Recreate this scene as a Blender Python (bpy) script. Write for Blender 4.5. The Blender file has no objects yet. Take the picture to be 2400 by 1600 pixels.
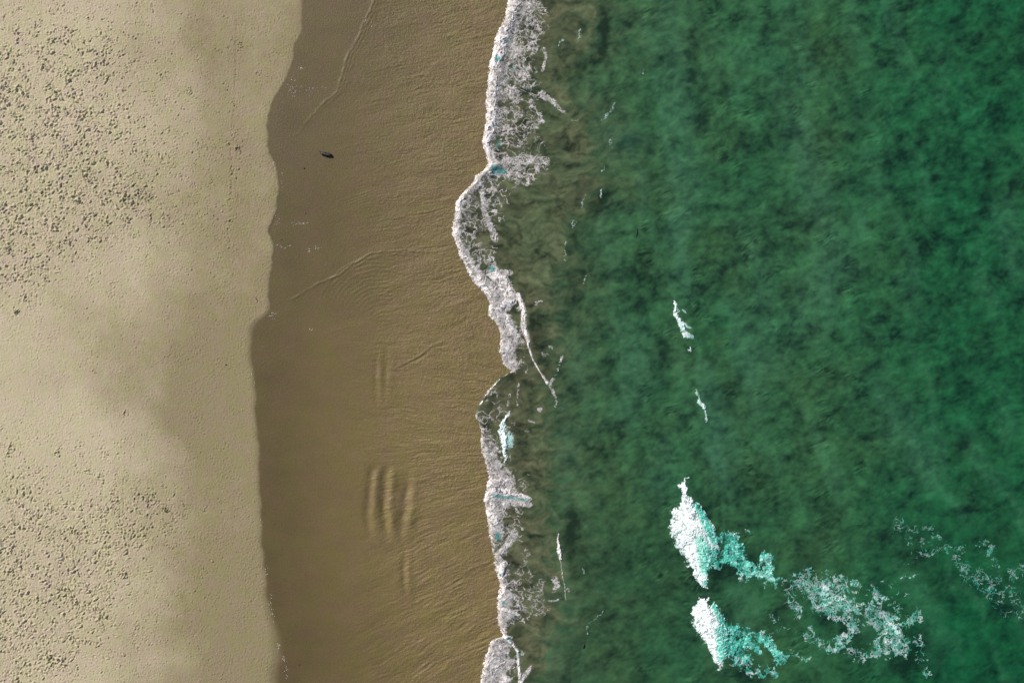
import bpy, math, random
import numpy as np
from mathutils import Vector

S = bpy.context.scene
COL = S.collection
PX = 0.03                      # metres for one of the 2400 pixels across the beach
def WX(x): return (x - 1200.0) * PX
def WY(y): return (800.0 - y) * PX

# ------------------------------------------------------------------ camera, sky, sun, exposure
cam_d = bpy.data.cameras.new("camera"); cam = bpy.data.objects.new("camera", cam_d); COL.objects.link(cam)
cam.location = (0, 0, 60.0); cam.rotation_euler = (0, 0, 0)
cam_d.sensor_width = 36.0; cam_d.lens = 30.0; cam_d.clip_start = 0.5; cam_d.clip_end = 5000.0
S.camera = cam

SUN_EL = math.radians(33.0)
SUN_H = Vector((-0.80, 0.60, 0)).normalized()
W = bpy.data.worlds.new("World"); S.world = W; W.use_nodes = True
nt = W.node_tree; bg = nt.nodes["Background"]
sky = nt.nodes.new("ShaderNodeTexSky"); sky.sky_type = 'NISHITA'; sky.sun_disc = False
sky.sun_elevation = SUN_EL; sky.sun_rotation = math.atan2(SUN_H.x, SUN_H.y)
nt.links.new(sky.outputs[0], bg.inputs[0]); bg.inputs[1].default_value = 0.085

sl = bpy.data.lights.new("sun", 'SUN'); sl.energy = 4.3; sl.angle = math.radians(0.55); sl.color = (1.0, 0.955, 0.89)
so = bpy.data.objects.new("sun", sl); COL.objects.link(so)
d = Vector((-SUN_H.x * math.cos(SUN_EL), -SUN_H.y * math.cos(SUN_EL), -math.sin(SUN_EL)))
so.rotation_euler = d.to_track_quat('-Z', 'Y').to_euler(); so.location = (-40, 30, 40)

S.view_settings.view_transform = 'Standard'; S.view_settings.look = 'None'
S.view_settings.gamma = 1.0; S.view_settings.use_curve_mapping = False
S.view_settings.exposure = 0.35
S.cycles.max_bounces = 6; S.cycles.transparent_max_bounces = 8

# ------------------------------------------------------------------ numpy noise
f32 = np.float32
rng = np.random.default_rng(11)
PERM = rng.permutation(256).astype(np.int32); PERM2 = rng.permutation(256).astype(np.int32)
ANG = rng.random(256) * 2 * np.pi
GX = np.cos(ANG).astype(f32); GY = np.sin(ANG).astype(f32)
J1 = rng.random(256).astype(f32); J2 = rng.random(256).astype(f32)

def hsh(ix, iy): return PERM[(PERM2[ix & 255] + iy) & 255]
def gn(x, y, seed=0):
    x = np.asarray(x, f32) + f32(seed * 17.31); y = np.asarray(y, f32) + f32(seed * 9.77)
    fx = np.floor(x); fy = np.floor(y); ix = fx.astype(np.int32); iy = fy.astype(np.int32)
    u = x - fx; v = y - fy
    def c(dx, dy):
        h = hsh(ix + dx, iy + dy); return GX[h] * (u - dx) + GY[h] * (v - dy)
    su = u * u * u * (u * (u * 6 - 15) + 10); sv = v * v * v * (v * (v * 6 - 15) + 10)
    a = c(0, 0); a = a + su * (c(1, 0) - a); b = c(0, 1); b = b + su * (c(1, 1) - b)
    return (a + sv * (b - a)) * f32(1.5)
def fbm(x, y, o=4, gain=0.5, seed=0):
    s = 0; a = 1.0; t = 0.0
    for i in range(o):
        k = 2.03 ** i
        s = s + a * gn(x * k, y * k, seed + i * 3); t += a * a; a *= gain
    return s / f32(math.sqrt(t))
def worley(x, y, seed=0):
    x = np.asarray(x, f32) + f32(seed * 13.1); y = np.asarray(y, f32) + f32(seed * 5.3)
    fx = np.floor(x); fy = np.floor(y); ix = fx.astype(np.int32); iy = fy.astype(np.int32)
    u = x - fx; v = y - fy
    f1 = np.full(x.shape, 9.0, f32); f2 = f1.copy()
    for a in (-1, 0, 1):
        for b in (-1, 0, 1):
            h = hsh(ix + a, iy + b)
            dd = (a + J1[h] - u) ** 2 + (b + J2[h] - v) ** 2
            m = dd < f1
            f2 = np.where(m, f1, np.minimum(f2, dd)); f1 = np.where(m, dd, f1)
    return np.sqrt(f1), np.sqrt(f2)
def ss(t): t = np.clip(t, 0, 1); return t * t * (3 - 2 * t)
def G(x, y, cx, cy, rx, ry, a=0.0):
    c, s = math.cos(math.radians(a)), math.sin(math.radians(a))
    dx = x - cx; dy = y - cy
    return np.exp(-(((dx * c + dy * s) / rx) ** 2 + ((-dx * s + dy * c) / ry) ** 2))
def near(x, y, pts):
    """distance to a polyline and the interpolated extra values along it"""
    best = np.full(x.shape, 1e6, f32); vals = [np.zeros(x.shape, f32) for _ in range(len(pts[0]) - 2)]
    for p, q in zip(pts[:-1], pts[1:]):
        ex, ey = q[0] - p[0], q[1] - p[1]; L = ex * ex + ey * ey + 1e-6
        t = np.clip(((x - p[0]) * ex + (y - p[1]) * ey) / L, 0, 1)
        dd = np.hypot(x - p[0] - t * ex, y - p[1] - t * ey)
        m = dd < best; best = np.where(m, dd, best)
        for k in range(len(vals)): vals[k] = np.where(m, p[2 + k] + t * (q[2 + k] - p[2 + k]), vals[k])
    return best, vals

# ------------------------------------------------------------------ outlines of the place (in pixels of the photograph's ground plan)
def curve(tab):
    a = np.array(tab, float); return lambda y: np.interp(y, a[:, 0], a[:, 1])
WETLINE_RAW = curve([(-3000,760),(-200,720),(0,706),(50,707),(80,705),(110,690),(150,684),(200,660),(250,635),(300,626),(340,628),(375,640),(400,655),
  (450,654),(500,648),(545,632),(580,647),(600,640),(650,635),(700,632),(728,638),(745,610),(757,592),(800,588),(850,590),(900,596),(1000,603),
  (1100,608),(1200,611),(1300,618),(1400,626),(1460,640),(1530,652),(1600,640),(1800,650),(4600,800)])
SHORE = curve([(-3000,1300),(-200,1215),(0,1191),(50,1181),(80,1163),(120,1156),(145,1148),(170,1147),(230,1139),(265,1141),(300,1136),(335,1128),(360,1139),
  (385,1146),(400,1134),(412,1117),(430,1108),(448,1087),(470,1071),(500,1066),(530,1060),(550,1062),(570,1068),(590,1073),(620,1089),(645,1102),
  (665,1115),(680,1128),(700,1145),(715,1148),(735,1143),(750,1156),(765,1166),(790,1173),(825,1170),(845,1176),(860,1188),(870,1198),(885,1168),
  (900,1153),(925,1133),(950,1117),(975,1112),(990,1120),(1010,1127),(1030,1125),(1060,1127),(1090,1140),(1115,1147),(1140,1139),(1180,1135),
  (1200,1140),(1230,1143),(1250,1147),(1270,1149),(1290,1153),(1320,1159),(1350,1168),(1380,1172),(1400,1167),(1430,1167),(1460,1168),(1480,1176),
  (1490,1181),(1496,1156),(1505,1147),(1530,1140),(1560,1133),(1580,1127),(1600,1127),(1700,1140),(2000,1170),(4600,1350)])
PLUME = curve([(-3000,1500),(0,1412),(100,1412),(130,1390),(200,1335),(250,1390),(330,1400),(400,1405),(430,1425),(480,1405),(520,1345),(600,1340),(700,1338),
  (750,1335),(800,1320),(900,1312),(1000,1310),(1100,1320),(1200,1312),(1300,1322),(1400,1336),(1450,1340),(1500,1305),(1600,1290),(4600,1400)])
_yy = np.arange(-3000, 4601, 10.0)
_k = np.ones(13) / 13
_y5 = np.arange(-3000, 4601, 5.0); _w5 = np.convolve(np.pad(WETLINE_RAW(_y5), 3, mode='edge'), np.array([1, 2, 3, 4, 3, 2, 1]) / 16, 'valid')
def WETLINE(y): return np.interp(y, _y5, _w5) + 1.5 * np.sin(np.asarray(y) / 23.0) + 1.2 * np.sin(np.asarray(y) / 9.7)
SHORE_S_T = np.convolve(np.pad(SHORE(_yy), 6, mode='edge'), _k, 'valid')
def SHORE_S(y): return np.interp(y, _yy, SHORE_S_T)

# ------------------------------------------------------------------ mesh helpers
def mesh_from(name, verts, quads, attrs, mat, smooth=True):
    me = bpy.data.meshes.new(name)
    nv, nq = len(verts), len(quads)
    me.vertices.add(nv); me.vertices.foreach_set("co", np.ascontiguousarray(verts, f32).ravel())
    me.loops.add(nq * 4); me.loops.foreach_set("vertex_index", np.ascontiguousarray(quads, np.int32).ravel())
    me.polygons.add(nq); me.polygons.foreach_set("loop_start", np.arange(0, nq * 4, 4, dtype=np.int32))
    me.update(calc_edges=True); me.validate()
    for k, a in attrs.items():
        at = me.attributes.new(k, 'FLOAT', 'POINT'); at.data.foreach_set("value", np.ascontiguousarray(a, f32).ravel())
    if smooth: me.shade_smooth()
    me.materials.append(mat)
    o = bpy.data.objects.new(name, me); COL.objects.link(o)
    return o
def subset(verts, quads, attrs):
    used = np.zeros(len(verts), bool); used[quads.ravel()] = True
    idx = np.cumsum(used) - 1
    return verts[used], idx[quads], {k: v.ravel()[used] for k, v in attrs.items()}
def grid_quads(nr, nc):
    i = np.arange(nr * nc, dtype=np.int32).reshape(nr, nc)
    # rows run down the picture (y falls), columns to the right
    return np.stack([i[1:, :-1], i[1:, 1:], i[:-1, 1:], i[:-1, :-1]], -1).reshape(-1, 4)
def tag(o, label=None, cat=None, group=None, kind=None):
    if label: o["label"] = label
    if cat: o["category"] = cat
    if group: o["group"] = group
    if kind: o["kind"] = kind
    return o

# ------------------------------------------------------------------ materials
def new_mat(name):
    m = bpy.data.materials.new(name); m.use_nodes = True
    n = m.node_tree.nodes; return m, m.node_tree, n["Principled BSDF"]
class NB:
    def __init__(s, t): s.t = t
    def new(s, k, **kw):
        n = s.t.nodes.new(k)
        for a, b in kw.items(): setattr(n, a, b)
        return n
    def link(s, a, b): s.t.links.new(a, b)
    def attr(s, name): return s.new("ShaderNodeAttribute", attribute_name=name).outputs["Fac"]
    def noise(s, scale, detail=3, rough=0.55, vec=None, stretch=None, rot=0):
        n = s.new("ShaderNodeTexNoise"); n.inputs["Scale"].default_value = scale
        n.inputs["Detail"].default_value = detail; n.inputs["Roughness"].default_value = rough
        tc = s.new("ShaderNodeTexCoord").outputs["Object"]
        if stretch:
            mp = s.new("ShaderNodeMapping"); mp.inputs["Scale"].default_value = stretch; mp.inputs["Rotation"].default_value[2] = rot
            s.link(tc, mp.inputs[0]); tc = mp.outputs[0]
        s.link(tc, n.inputs["Vector"]); return n.outputs["Fac"]
    def mix(s, f, a, b, blend='MIX'):
        n = s.new("ShaderNodeMix", data_type='RGBA', blend_type=blend)
        for i, v in ((0, f), (6, a), (7, b)):
            if hasattr(v, "is_linked"): s.link(v, n.inputs[i])
            elif isinstance(v, (int, float)): n.inputs[i].default_value = v
            else: n.inputs[i].default_value = (*v, 1)
        return n.outputs[2]
    def math(s, op, a, b=0.0, clamp=False):
        n = s.new("ShaderNodeMath", operation=op, use_clamp=clamp)
        for i, v in ((0, a), (1, b)):
            if hasattr(v, "is_linked"): s.link(v, n.inputs[i])
            else: n.inputs[i].default_value = v
        return n.outputs[0]
    def rng(s, v, a, b, c=0.0, d_=1.0):
        n = s.new("ShaderNodeMapRange"); s.link(v, n.inputs[0])
        for i, q in enumerate((a, b, c, d_)): n.inputs[1 + i].default_value = q
        return n.outputs[0]
    def bump(s, h, strength, dist, normal=None):
        n = s.new("ShaderNodeBump"); n.inputs["Distance"].default_value = dist
        if hasattr(strength, "is_linked"): s.link(strength, n.inputs["Strength"])
        else: n.inputs["Strength"].default_value = strength
        s.link(h, n.inputs["Height"])
        if normal: s.link(normal, n.inputs["Normal"])
        return n.outputs[0]

def sand_material():
    m, t, p = new_mat("beach_sand"); b = NB(t)
    wet = b.attr("wet"); damp_shade = b.attr("damp_shade"); film = b.attr("film")
    tint = b.noise(0.85, 3, 0.6)
    dry = b.mix(b.rng(tint, 0.4, 0.62), (0.466, 0.406, 0.250), (0.482, 0.394, 0.276))
    dmp = b.mix(b.rng(tint, 0.4, 0.62), (0.252, 0.212, 0.107), (0.262, 0.204, 0.124))
    c = b.mix(damp_shade, dry, dmp)
    tint2 = b.noise(0.6, 5, 0.62)
    w = b.mix(b.rng(tint2, 0.38, 0.62), (0.142, 0.108, 0.038), (0.150, 0.103, 0.047))
    tone = b.attr("tone")
    cc = b.new("ShaderNodeCombineColor"); [b.link(tone, cc.inputs[i]) for i in range(3)]
    w = b.mix(1.0, w, cc.outputs[0], 'MULTIPLY')
    c = b.mix(wet, c, w)
    g = b.noise(34.0, 2, 0.7)
    c = b.mix(1.0, c, b.mix(g, (0.80, 0.80, 0.80), (1.20, 1.20, 1.20)), 'MULTIPLY')
    g3 = b.noise(4.2, 5, 0.7)
    c = b.mix(1.0, c, b.mix(g3, (0.86, 0.86, 0.85), (1.14, 1.14, 1.15)), 'MULTIPLY')
    b.link(c, p.inputs["Base Color"])
    b.link(b.rng(wet, 0, 1, 0.95, 0.42), p.inputs["Roughness"])
    b.link(b.rng(wet, 0, 1, 0.15, 0.28), p.inputs["Specular IOR Level"])
    n1 = b.bump(b.noise(9.0, 4, 0.7), b.rng(film, 0, 1, 0.35, 1.0), 0.055)
    n2 = b.bump(b.noise(40.0, 2, 0.6), 0.35, 0.01, n1)
    b.link(n2, p.inputs["Normal"]); return m

def water_material():
    m, t, p = new_mat("sea_water"); b = NB(t)
    sed = b.attr("sediment"); mot = b.attr("mottle"); pale = b.attr("pale"); deep = b.attr("deep"); warm = b.attr("warm")
    fine = b.noise(1.9, 6, 0.70)
    v = b.math('ADD', mot, b.math('MULTIPLY', b.math('SUBTRACT', fine, 0.5), 0.55), True)
    gr = b.mix(v, (0.0060, 0.0250, 0.0155), (0.038, 0.165, 0.064))
    yel = b.mix(v, (0.0120, 0.0280, 0.0130), (0.070, 0.158, 0.056))
    gr = b.mix(warm, gr, yel)
    gr = b.mix(deep, gr, b.mix(v, (0.0020, 0.021, 0.0105), (0.006, 0.132, 0.044)))
    gr = b.mix(pale, gr, b.mix(v, (0.034, 0.112, 0.066), (0.072, 0.200, 0.112)))
    br = b.mix(v, (0.020, 0.024, 0.012), (0.140, 0.140, 0.073))
    c = b.mix(sed, gr, br)
    b.link(c, p.inputs["Base Color"])
    p.inputs["Roughness"].default_value = 0.16; p.inputs["IOR"].default_value = 1.333
    n1 = b.bump(b.noise(2.6, 4, 0.6, stretch=(1, 1.3, 1), rot=math.radians(-30)), 0.25, 0.08)
    n2 = b.bump(b.noise(11.0, 3, 0.6), 0.22, 0.03, n1)
    b.link(n2, p.inputs["Normal"]); return m

def foam_material(name, white, thin, tealc, dull):
    m, t, p = new_mat(name); b = NB(t)
    cov = b.attr("cover"); teal = b.attr("teal")
    g = b.noise(14.0, 4, 0.65)
    g2 = b.noise(3.2, 5, 0.7)
    wv = b.mix(b.rng(g2, 0.40, 0.66), white, dull)
    c = b.mix(b.rng(cov, 0.2, 0.95), thin, wv)
    c = b.mix(b.math('MULTIPLY', teal, b.rng(g, 0.3, 0.6, 0.75, 1.0)), c, tealc)  # teal: aerated water, plus the foam's shadow-side tint put into the colour
    b.link(c, p.inputs["Base Color"]); p.inputs["Roughness"].default_value = 0.6
    b.link(b.rng(cov, 0.03, 0.85, 0.0, 1.0), p.inputs["Alpha"])
    b.link(b.bump(b.noise(11.0, 4, 0.6), 0.3, 0.04), p.inputs["Normal"]); return m

M_SAND = sand_material(); M_WATER = water_material()
M_FOAM_S = foam_material("shore_foam", (0.80, 0.75, 0.735), (0.53, 0.48, 0.46), (0.01, 0.34, 0.32), (0.50, 0.43, 0.36))
M_FOAM_B = foam_material("sea_foam", (0.88, 0.89, 0.88), (0.46, 0.60, 0.56), (0.0, 0.50, 0.345), (0.78, 0.84, 0.82))

# ------------------------------------------------------------------ the beach: one sheet of sand, dry and wet
def spread(a, b_, first, n=22, k=1.32):
    out = []; s = first; v = b_
    for _ in range(n): v += s; out.append(v); s *= k
    return out
P = 1.5
xa = np.arange(-80, 700, P); xb = np.arange(700, 1340, 2.5)
right = [1340 + 6 * i for i in range(1, 10)] + spread(0, 1394, 30, 20)
left = [-80 - (v) for v in spread(0, 0, 4, 26)][::-1]
gx = np.concatenate([left, xa, xb, right]).astype(f32)
ya = np.arange(-60, 1661, P)
up = [-60 - v for v in spread(0, 0, 5, 25)][::-1]; dn = [1660 + v for v in spread(0, 0, 5, 25)]
gy = np.concatenate([up, ya, dn]).astype(f32)
X, Y = np.meshgrid(gx, gy); X = X.astype(f32); Y = Y.astype(f32)
off = X - SHORE_S(Y).astype(f32)
Z = np.where(off < 0, 0.02 + 0.55 * (1 - np.exp(off / 900.0)) , 0.02 - 0.0016 * off)
Z = np.maximum(Z, -3.0).astype(f32)
wl = WETLINE(Y).astype(f32)
wd = X - wl + 1.6 * fbm(X / 14, Y / 14, 3, seed=4)
soft = np.interp(Y, [0, 700, 760, 800, 1350, 1500, 1700], [6, 6, 22, 14, 12, 40, 44]).astype(f32)
wet = ss(wd / soft + 0.5)
drym = 1 - wet

nlow = fbm(X / 260, Y / 260, 4, seed=20)
Xo, Yo = X, Y
X = Xo + 70 * fbm(Xo / 150, Yo / 150, 4, 0.55, seed=24); Y = Yo + 60 * fbm(Xo / 150, Yo / 150, 3, seed=27)
damp_shade = 0.10 + 0.66 * ss((X - 170) / 400) + 0.42 * G(X, Y, 400, 900, 230, 160, 20) + 0.30 * G(X, Y, 520, 1000, 120, 240) \
     + 0.16 * G(X, Y, 520, 250, 70, 330) + 0.5 * G(X, Y, 540, 1480, 170, 200) + 0.2 * G(X, Y, 300, 780, 150, 110) \
     - 0.25 * G(X, Y, 130, 1060, 130, 150) - 0.12 * G(X, Y, 100, 100, 250, 200) + 0.2 * ss((X - wl + 90) / 90) + 0.13 * nlow  # moisture plus slope shading of the low undulations, put into the colour
X, Y = Xo, Yo
damp_shade = np.clip(damp_shade + 0.08 * fbm(X / 26, Y / 26, 4, 0.6, seed=29) + 0.07 * fbm(X / 80, Y / 110, 3, seed=30), 0, 1)
# broad, shallow undulation of the berm
Z += drym * 0.05 * fbm(X / 330, Y / 420, 3, seed=31)

# small crumbs and dimples all over the dry sand
i0, i1 = len(left), len(left) + len(xa); j0, j1 = len(up), len(up) + len(ya)
sx, sy = X[j0:j1, i0:i1], Y[j0:j1, i0:i1]
rough = 0.35 + 0.65 * ss(fbm(sx / 60, sy / 60, 3, seed=41) * 0.8 + 0.45)
f1, f2 = worley(sx / 4.6, sy / 4.6, 3)
H = np.zeros(sx.shape, f32)
H += rough * 0.034 * np.maximum(0, gn(sx / 3.4, sy / 3.4, 51) - 0.25) * 2
H -= rough * 0.046 * np.maximum(0, gn(sx / 4.3, sy / 4.3, 57) - 0.42) * 2
# trodden patches: stamped prints with pushed-up rims
def dens(x, y):
    p = 0.30 + 0.22 * ss((560 - x) / 400)
    for cx, cy, rx, ry, a, w in [(20,265,60,70,0,1.0),(60,330,120,45,10,.9),(160,240,70,110,0,.45),(250,330,130,70,10,.5),(240,245,40,90,0,.4),
        (60,480,90,80,0,1.0),(215,430,110,45,0,.9),(130,540,70,60,0,.9),(40,600,60,90,0,.8),(310,480,80,40,10,.45),(270,530,120,50,0,.3),
        (60,700,50,60,0,.35),(140,120,120,60,0,.4),(30,90,60,60,0,.3),(560,110,30,60,0,.35),(545,340,25,60,0,.35),
        (45,1150,60,40,0,.8),(30,1020,40,60,0,.5),(210,1250,110,38,0,1.3),(260,1190,90,60,0,.5),(370,1170,80,40,0,.45),(60,1230,80,50,0,.8),
        (60,1330,80,60,0,.8),(170,1390,90,60,0,.65),(40,1450,45,90,0,.9),(70,1540,80,60,0,1.0),(290,1300,60,60,0,.35),(240,1500,120,60,0,.3),
        (430,900,80,60,0,.12),(480,550,90,180,0,.25),(500,1350,70,120,0,.15),(585,1120,15,60,0,.25),(240,1060,120,60,0,.3),(220,300,250,260,0,.34),(170,1400,220,190,0,.3),(330,120,120,120,0,.2),(548,420,22,160,0,.35),(470,1250,120,120,0,.15)]:
        p = p + 0.8 * w * G(x, y, cx, cy, rx * 1.15, ry * 1.15, a)
    return p * (1 - 0.45 * np.exp(-((y - 900) / 150) ** 2))
N = 90000
cx_ = rng.uniform(-75, 690, N); cy_ = rng.uniform(-55, 1655, N)
pr = dens(cx_, cy_) * (0.55 + 0.9 * ss(fbm(cx_ / 28, cy_ / 28, 2, seed=61) + 0.35)) * 0.85
keep = (rng.random(N) < pr * np.clip(0.45 + cy_ / 160, 0.45, 1)) & (cx_ < WETLINE(cy_) - 4)
cx_, cy_ = cx_[keep], cy_[keep]; big = np.clip(dens(cx_, cy_), 0.15, 1.1)
size = rng.uniform(0.8, 1.7, len(cx_)) + 3.0 * big * rng.random(len(cx_)) ** 6
extra = [(183,466,9,.95),(133,537,8,.9),(47,518,7,.8),(162,568,7,.8),(5,1275,8,.8),(38,1289,6,.7),(33,1337,7,.9),(296,1343,7,.8),(148,1543,8,.8),(128,1540,8,.7),
         (241,1300,6,.6),(52,218,9,.8),(10,236,8,.8),(22,212,8,.7),(446,218,6,.6),(140,262,6,.7),(560,352,6,.7),(226,870,4,.6),(300,967,5,.6),(140,1061,6,.7),
         (35,1045,7,.7),(30,1062,6,.6),(196,1064,4,.6),(254,1060,4,.6),(395,1190,6,.7),(365,1158,5,.7),(388,1191,5,.6),(115,655,6,.6),(68,700,7,.6),
         (110,625,8,.6),(565,110,5,.5),(606,175,4,.5),(298,472,7,.7),(127,34,6,.5),(110,165,7,.6),(210,1103,6,.6),(240,1117,6,.6)]
print("prints", len(cx_))
def stamp(cx, cy, r, depth, ang, asp):
    R = r * 2.4
    a0 = max(0, int((cx - R + 80) / P)); a1 = min(len(xa), int((cx + R + 80) / P) + 2)
    b0 = max(0, int((cy - R + 60) / P)); b1 = min(len(ya), int((cy + R + 60) / P) + 2)
    if a1 <= a0 or b1 <= b0: return
    x = sx[b0:b1, a0:a1] - cx; y = sy[b0:b1, a0:a1] - cy
    c, s = math.cos(ang), math.sin(ang)
    u = (x * c + y * s) / (r * asp); v = (-x * s + y * c) / (r / asp)
    q = np.sqrt(u * u + v * v) * (1 + 0.22 * np.sin(3 * np.arctan2(v, u) + cx)) 
    H[b0:b1, a0:a1] += depth * (-0.85 * np.exp(-(q / 0.75) ** 3) + 0.7 * np.exp(-((q - 1.2) / 0.34) ** 2) * (0.75 + 0.5 * np.sin(np.arctan2(v, u) + cy)))
for cx, cy, r, bb, an, asp, lum in zip(cx_, cy_, size, big, rng.uniform(0, 6.28, len(cx_)), rng.uniform(1, 1.8, len(cx_)), rng.random(len(cx_))):
    dep = 0.0135 * r * (0.55 + 0.45 * bb) * (0.6 + 0.8 * lum)
    stamp(cx, cy, r, dep if lum < 0.5 else -dep * 0.95, an, asp)
for cx, cy, r, k in extra:
    stamp(cx - 1, cy - 1, r * 0.6, 0.11 * k, cx % 3, 1.2); stamp(cx + r * 0.9, cy + r * 0.7, r * 0.45, -0.09 * k, cy % 3, 1.15)
    stamp(cx - r * 0.9, cy + r * 0.4, r * 0.4, -0.07 * k, cy % 3, 1.15); stamp(cx + r * .1, cy - r * 1.2, r * 0.4, 0.10 * k, cy % 3, 1.15)
# drag lines and an old wrack line
for pts, dep in [([(559,30),(556,150),(553,255),(543,331),(548,405),(543,527),(533,594)], .018), ([(553,40),(549,255),(538,331),(542,405),(538,527)], -.012),
                 ([(294,1130),(296,1216)], .03), ([(268,1235),(290,1240),(325,1224)], .03), ([(405,1446),(430,1435),(470,1420)], .02), ([(262,1232),(285,1236),(318,1219)], -.03)]:
    dd, _ = near(sx, sy, pts)
    H -= dep * np.exp(-(dd / 1.5) ** 2) * 1.2 * ss(gn(sx / 7, sy / 7, 71) * 1.6 + 0.3)
Z[j0:j1, i0:i1] += H * drym[j0:j1, i0:i1]

# wet sand under a thin running film of water: ripples, fans, scour troughs
def wet_relief(X, Y):
    ang = np.interp(Y, [-100, 500, 700, 860, 1000, 1100, 1250, 1700], [-14, -10, -16, 6, 8, -12, -25, -30]).astype(f32)
    V = Y + (X - 900) * np.tan(np.radians(-ang)) + 6 * fbm(X / 70, Y / 40, 2, seed=80)
    amp = ss((X - 740) / 360) * (0.8 + 0.4 * fbm(X / 90, Y / 90, 2, seed=82))
    amp2 = np.interp(Y, [0, 700, 1000, 1600], [0.55, 0.75, 1.0, 1.1]).astype(f32)
    pat_ = 0.45 + 0.9 * ss(fbm(X / 75, Y / 55, 3, seed=92) * 1.1 + 0.45)
    h = amp * amp2 * pat_ * (0.030 * fbm(X / 60, V / 8, 3, 0.55, seed=84) + 0.012 * fbm(X / 17, V / 4.2, 2, seed=85))
    h += amp * 0.009 * fbm(X / 11, V / 7, 3, seed=86) + amp * 0.024 * gn(X / 3.6, Y / 3.6, 96) * (0.5 + ss(fbm(X / 40, Y / 40, 2, seed=97) + .5))
    h += 0.030 * fbm(X / 150, V / 60, 2, seed=87) * ss((X - 700) / 300)
    Xw = X + 2.4 * fbm(X / 24, Y / 24, 2, seed=88); Yw = Y + 2.4 * fbm(X / 24, Y / 24, 2, seed=89); br = 0.55 + 0.75 * ss(fbm(X / 26, Y / 26, 2, seed=90) + .5)
    def line(pts, a, w, side=0.0):
        nonlocal h
        a *= 0.75
        dd, (k,) = near(Xw, Yw, pts)
        h = h + a * k * br * np.exp(-(dd / w) ** 2)
    e = lambda L: [(L[i][0], L[i][1], min(1.0, (i + .0) / 1.5 if i else 0, (len(L) - 1 - i) / 1.5)) for i in range(len(L))]
    L1 = [(890,-40),(878,0),(868,30),(851,60),(843,90),(820,125),(808,160),(800,190),(793,218),(762,243),(737,268),(715,295),(692,325)]
    line([(x, y, 1.0 if y < 230 else max(0, 1 - (y - 230) / 100)) for x, y in L1], .030, 2.6)
    line([(x + 7, y + 3, 1.0 if y < 200 else max(0, 1 - (y - 200) / 100)) for x, y in L1], .022, 2.0)
    line([(x + 13, y + 8, .7 if y < 180 else max(0, .7 - (y - 180) / 100)) for x, y in L1[:9]], .016, 1.8)
    for i in range(6):
        o_ = i * 7.0
        line(e([(760 + i * 8, 488 + o_ * .5), (815 + i * 8, 466 + o_ * .6), (860 + i * 6, 451 + o_ * .7), (905 + i * 4, 446 + o_ * .8), (955, 450 + o_ * .7), (1000, 464 + o_ * .5), (1030, 480 + o_ * .4)]), .015 * (1 - i * .1), 1.7)
    line(e([(660,716),(700,692),(750,664),(800,642),(835,614),(868,596),(905,589),(960,588),(1020,591),(1075,600)]), .030, 2.2)
    line(e([(760,680),(810,645),(845,618),(880,602),(930,596),(980,600),(1010,606)]), .022, 2.0)
    for i in range(17):
        cx0, cy0, r0 = 884 + i * 1.5, 742 + i * 2.0, 138 - i * 7.6
        a0, a1 = math.radians(168 - i * 2), math.radians(52 + i * 1)
        pts = [(cx0 + r0 * (1.0 if math.cos(a) < 0 else 1.35) * math.cos(a), cy0 - r0 * math.sin(a)) for a in np.linspace(a0, a1, 10)]
        line(e(pts), .011 if i % 3 else .016, 1.9)
    line(e([(925,519),(960,508),(1000,501),(1040,490),(1068,481)]), -.022, 1.6)
    line(e([(920,515),(960,504),(1000,497),(1040,486),(1068,477)]), .018, 1.8)
    line([(920,868,0),(941,856,1),(985,833,1),(1012,811,1),(1042,799,.7),(1090,806,0)], .034, 2.4)
    line([(930,866,0),(946,858,1),(985,838,1),(1014,816,1),(1050,806,.5),(1090,812,0)], -.028, 2.0)
    line([(940,872,0),(958,861,.7),(990,843,.7),(1016,824,.5),(1040,815,0)], .024, 1.8)
    line(e([(720,365),(790,372),(850,358),(900,345)]), .008, 2.0); line(e([(776,366),(815,376),(860,390)]), -.012, 1.6); line(e([(776,362),(800,350),(850,336)]), .012, 1.6)
    line(e([(1010,520),(1030,535),(1026,552),(1012,560)]), -.02, 1.6); line(e([(1020,500),(1020,525)]), -.014, 1.4)
    line(e([(725,778),(760,782),(800,772),(830,760)]), .012, 1.8); line(e([(735,784),(770,790),(805,781)]), .012, 1.8)
    line(e([(860,957),(905,959),(950,954)]), -.03, 2.2); line(e([(860,951),(905,953),(950,948)]), .022, 2.4)
    line(e([(840,1050),(900,1060),(960,1070)]), -.02, 1.8); line(e([(850,1040),(910,1050),(960,1062)]), .018, 2)
    line(e([(1100,1322),(1130,1332),(1160,1336)]), .02, 1.8); line(e([(1000,1460),(1030,1468),(1080,1490),(1120,1502)]), -.012, 2)
    for k_ in range(5):
        line(e([(730 + k_*18, 870 + k_*26), (800 + k_*10, 884 + k_*24), (880, 902 + k_*22), (960, 905 + k_*20)]), .009, 2.0)
    # scour troughs running along the beach
    T = [([(884,810),(882,880),(886,965)], .030, 8, 1), ([(912,800),(906,870),(902,950)], .020, 9, 1), ([(905,1035),(898,1075)], .030, 6, 1),
         ([(884,1085),(872,1110),(867,1160),(864,1210),(872,1270)], .060, 11, 1), ([(908,1090),(906,1110),(904,1150),(901,1190),(906,1225),(912,1270)], .095, 12, 1),
         ([(958,1100),(955,1150),(952,1185),(945,1220),(938,1270)], .075, 13, 1), ([(952,1270),(947,1330),(950,1370),(955,1400)], .045, 9, 1)]
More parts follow.
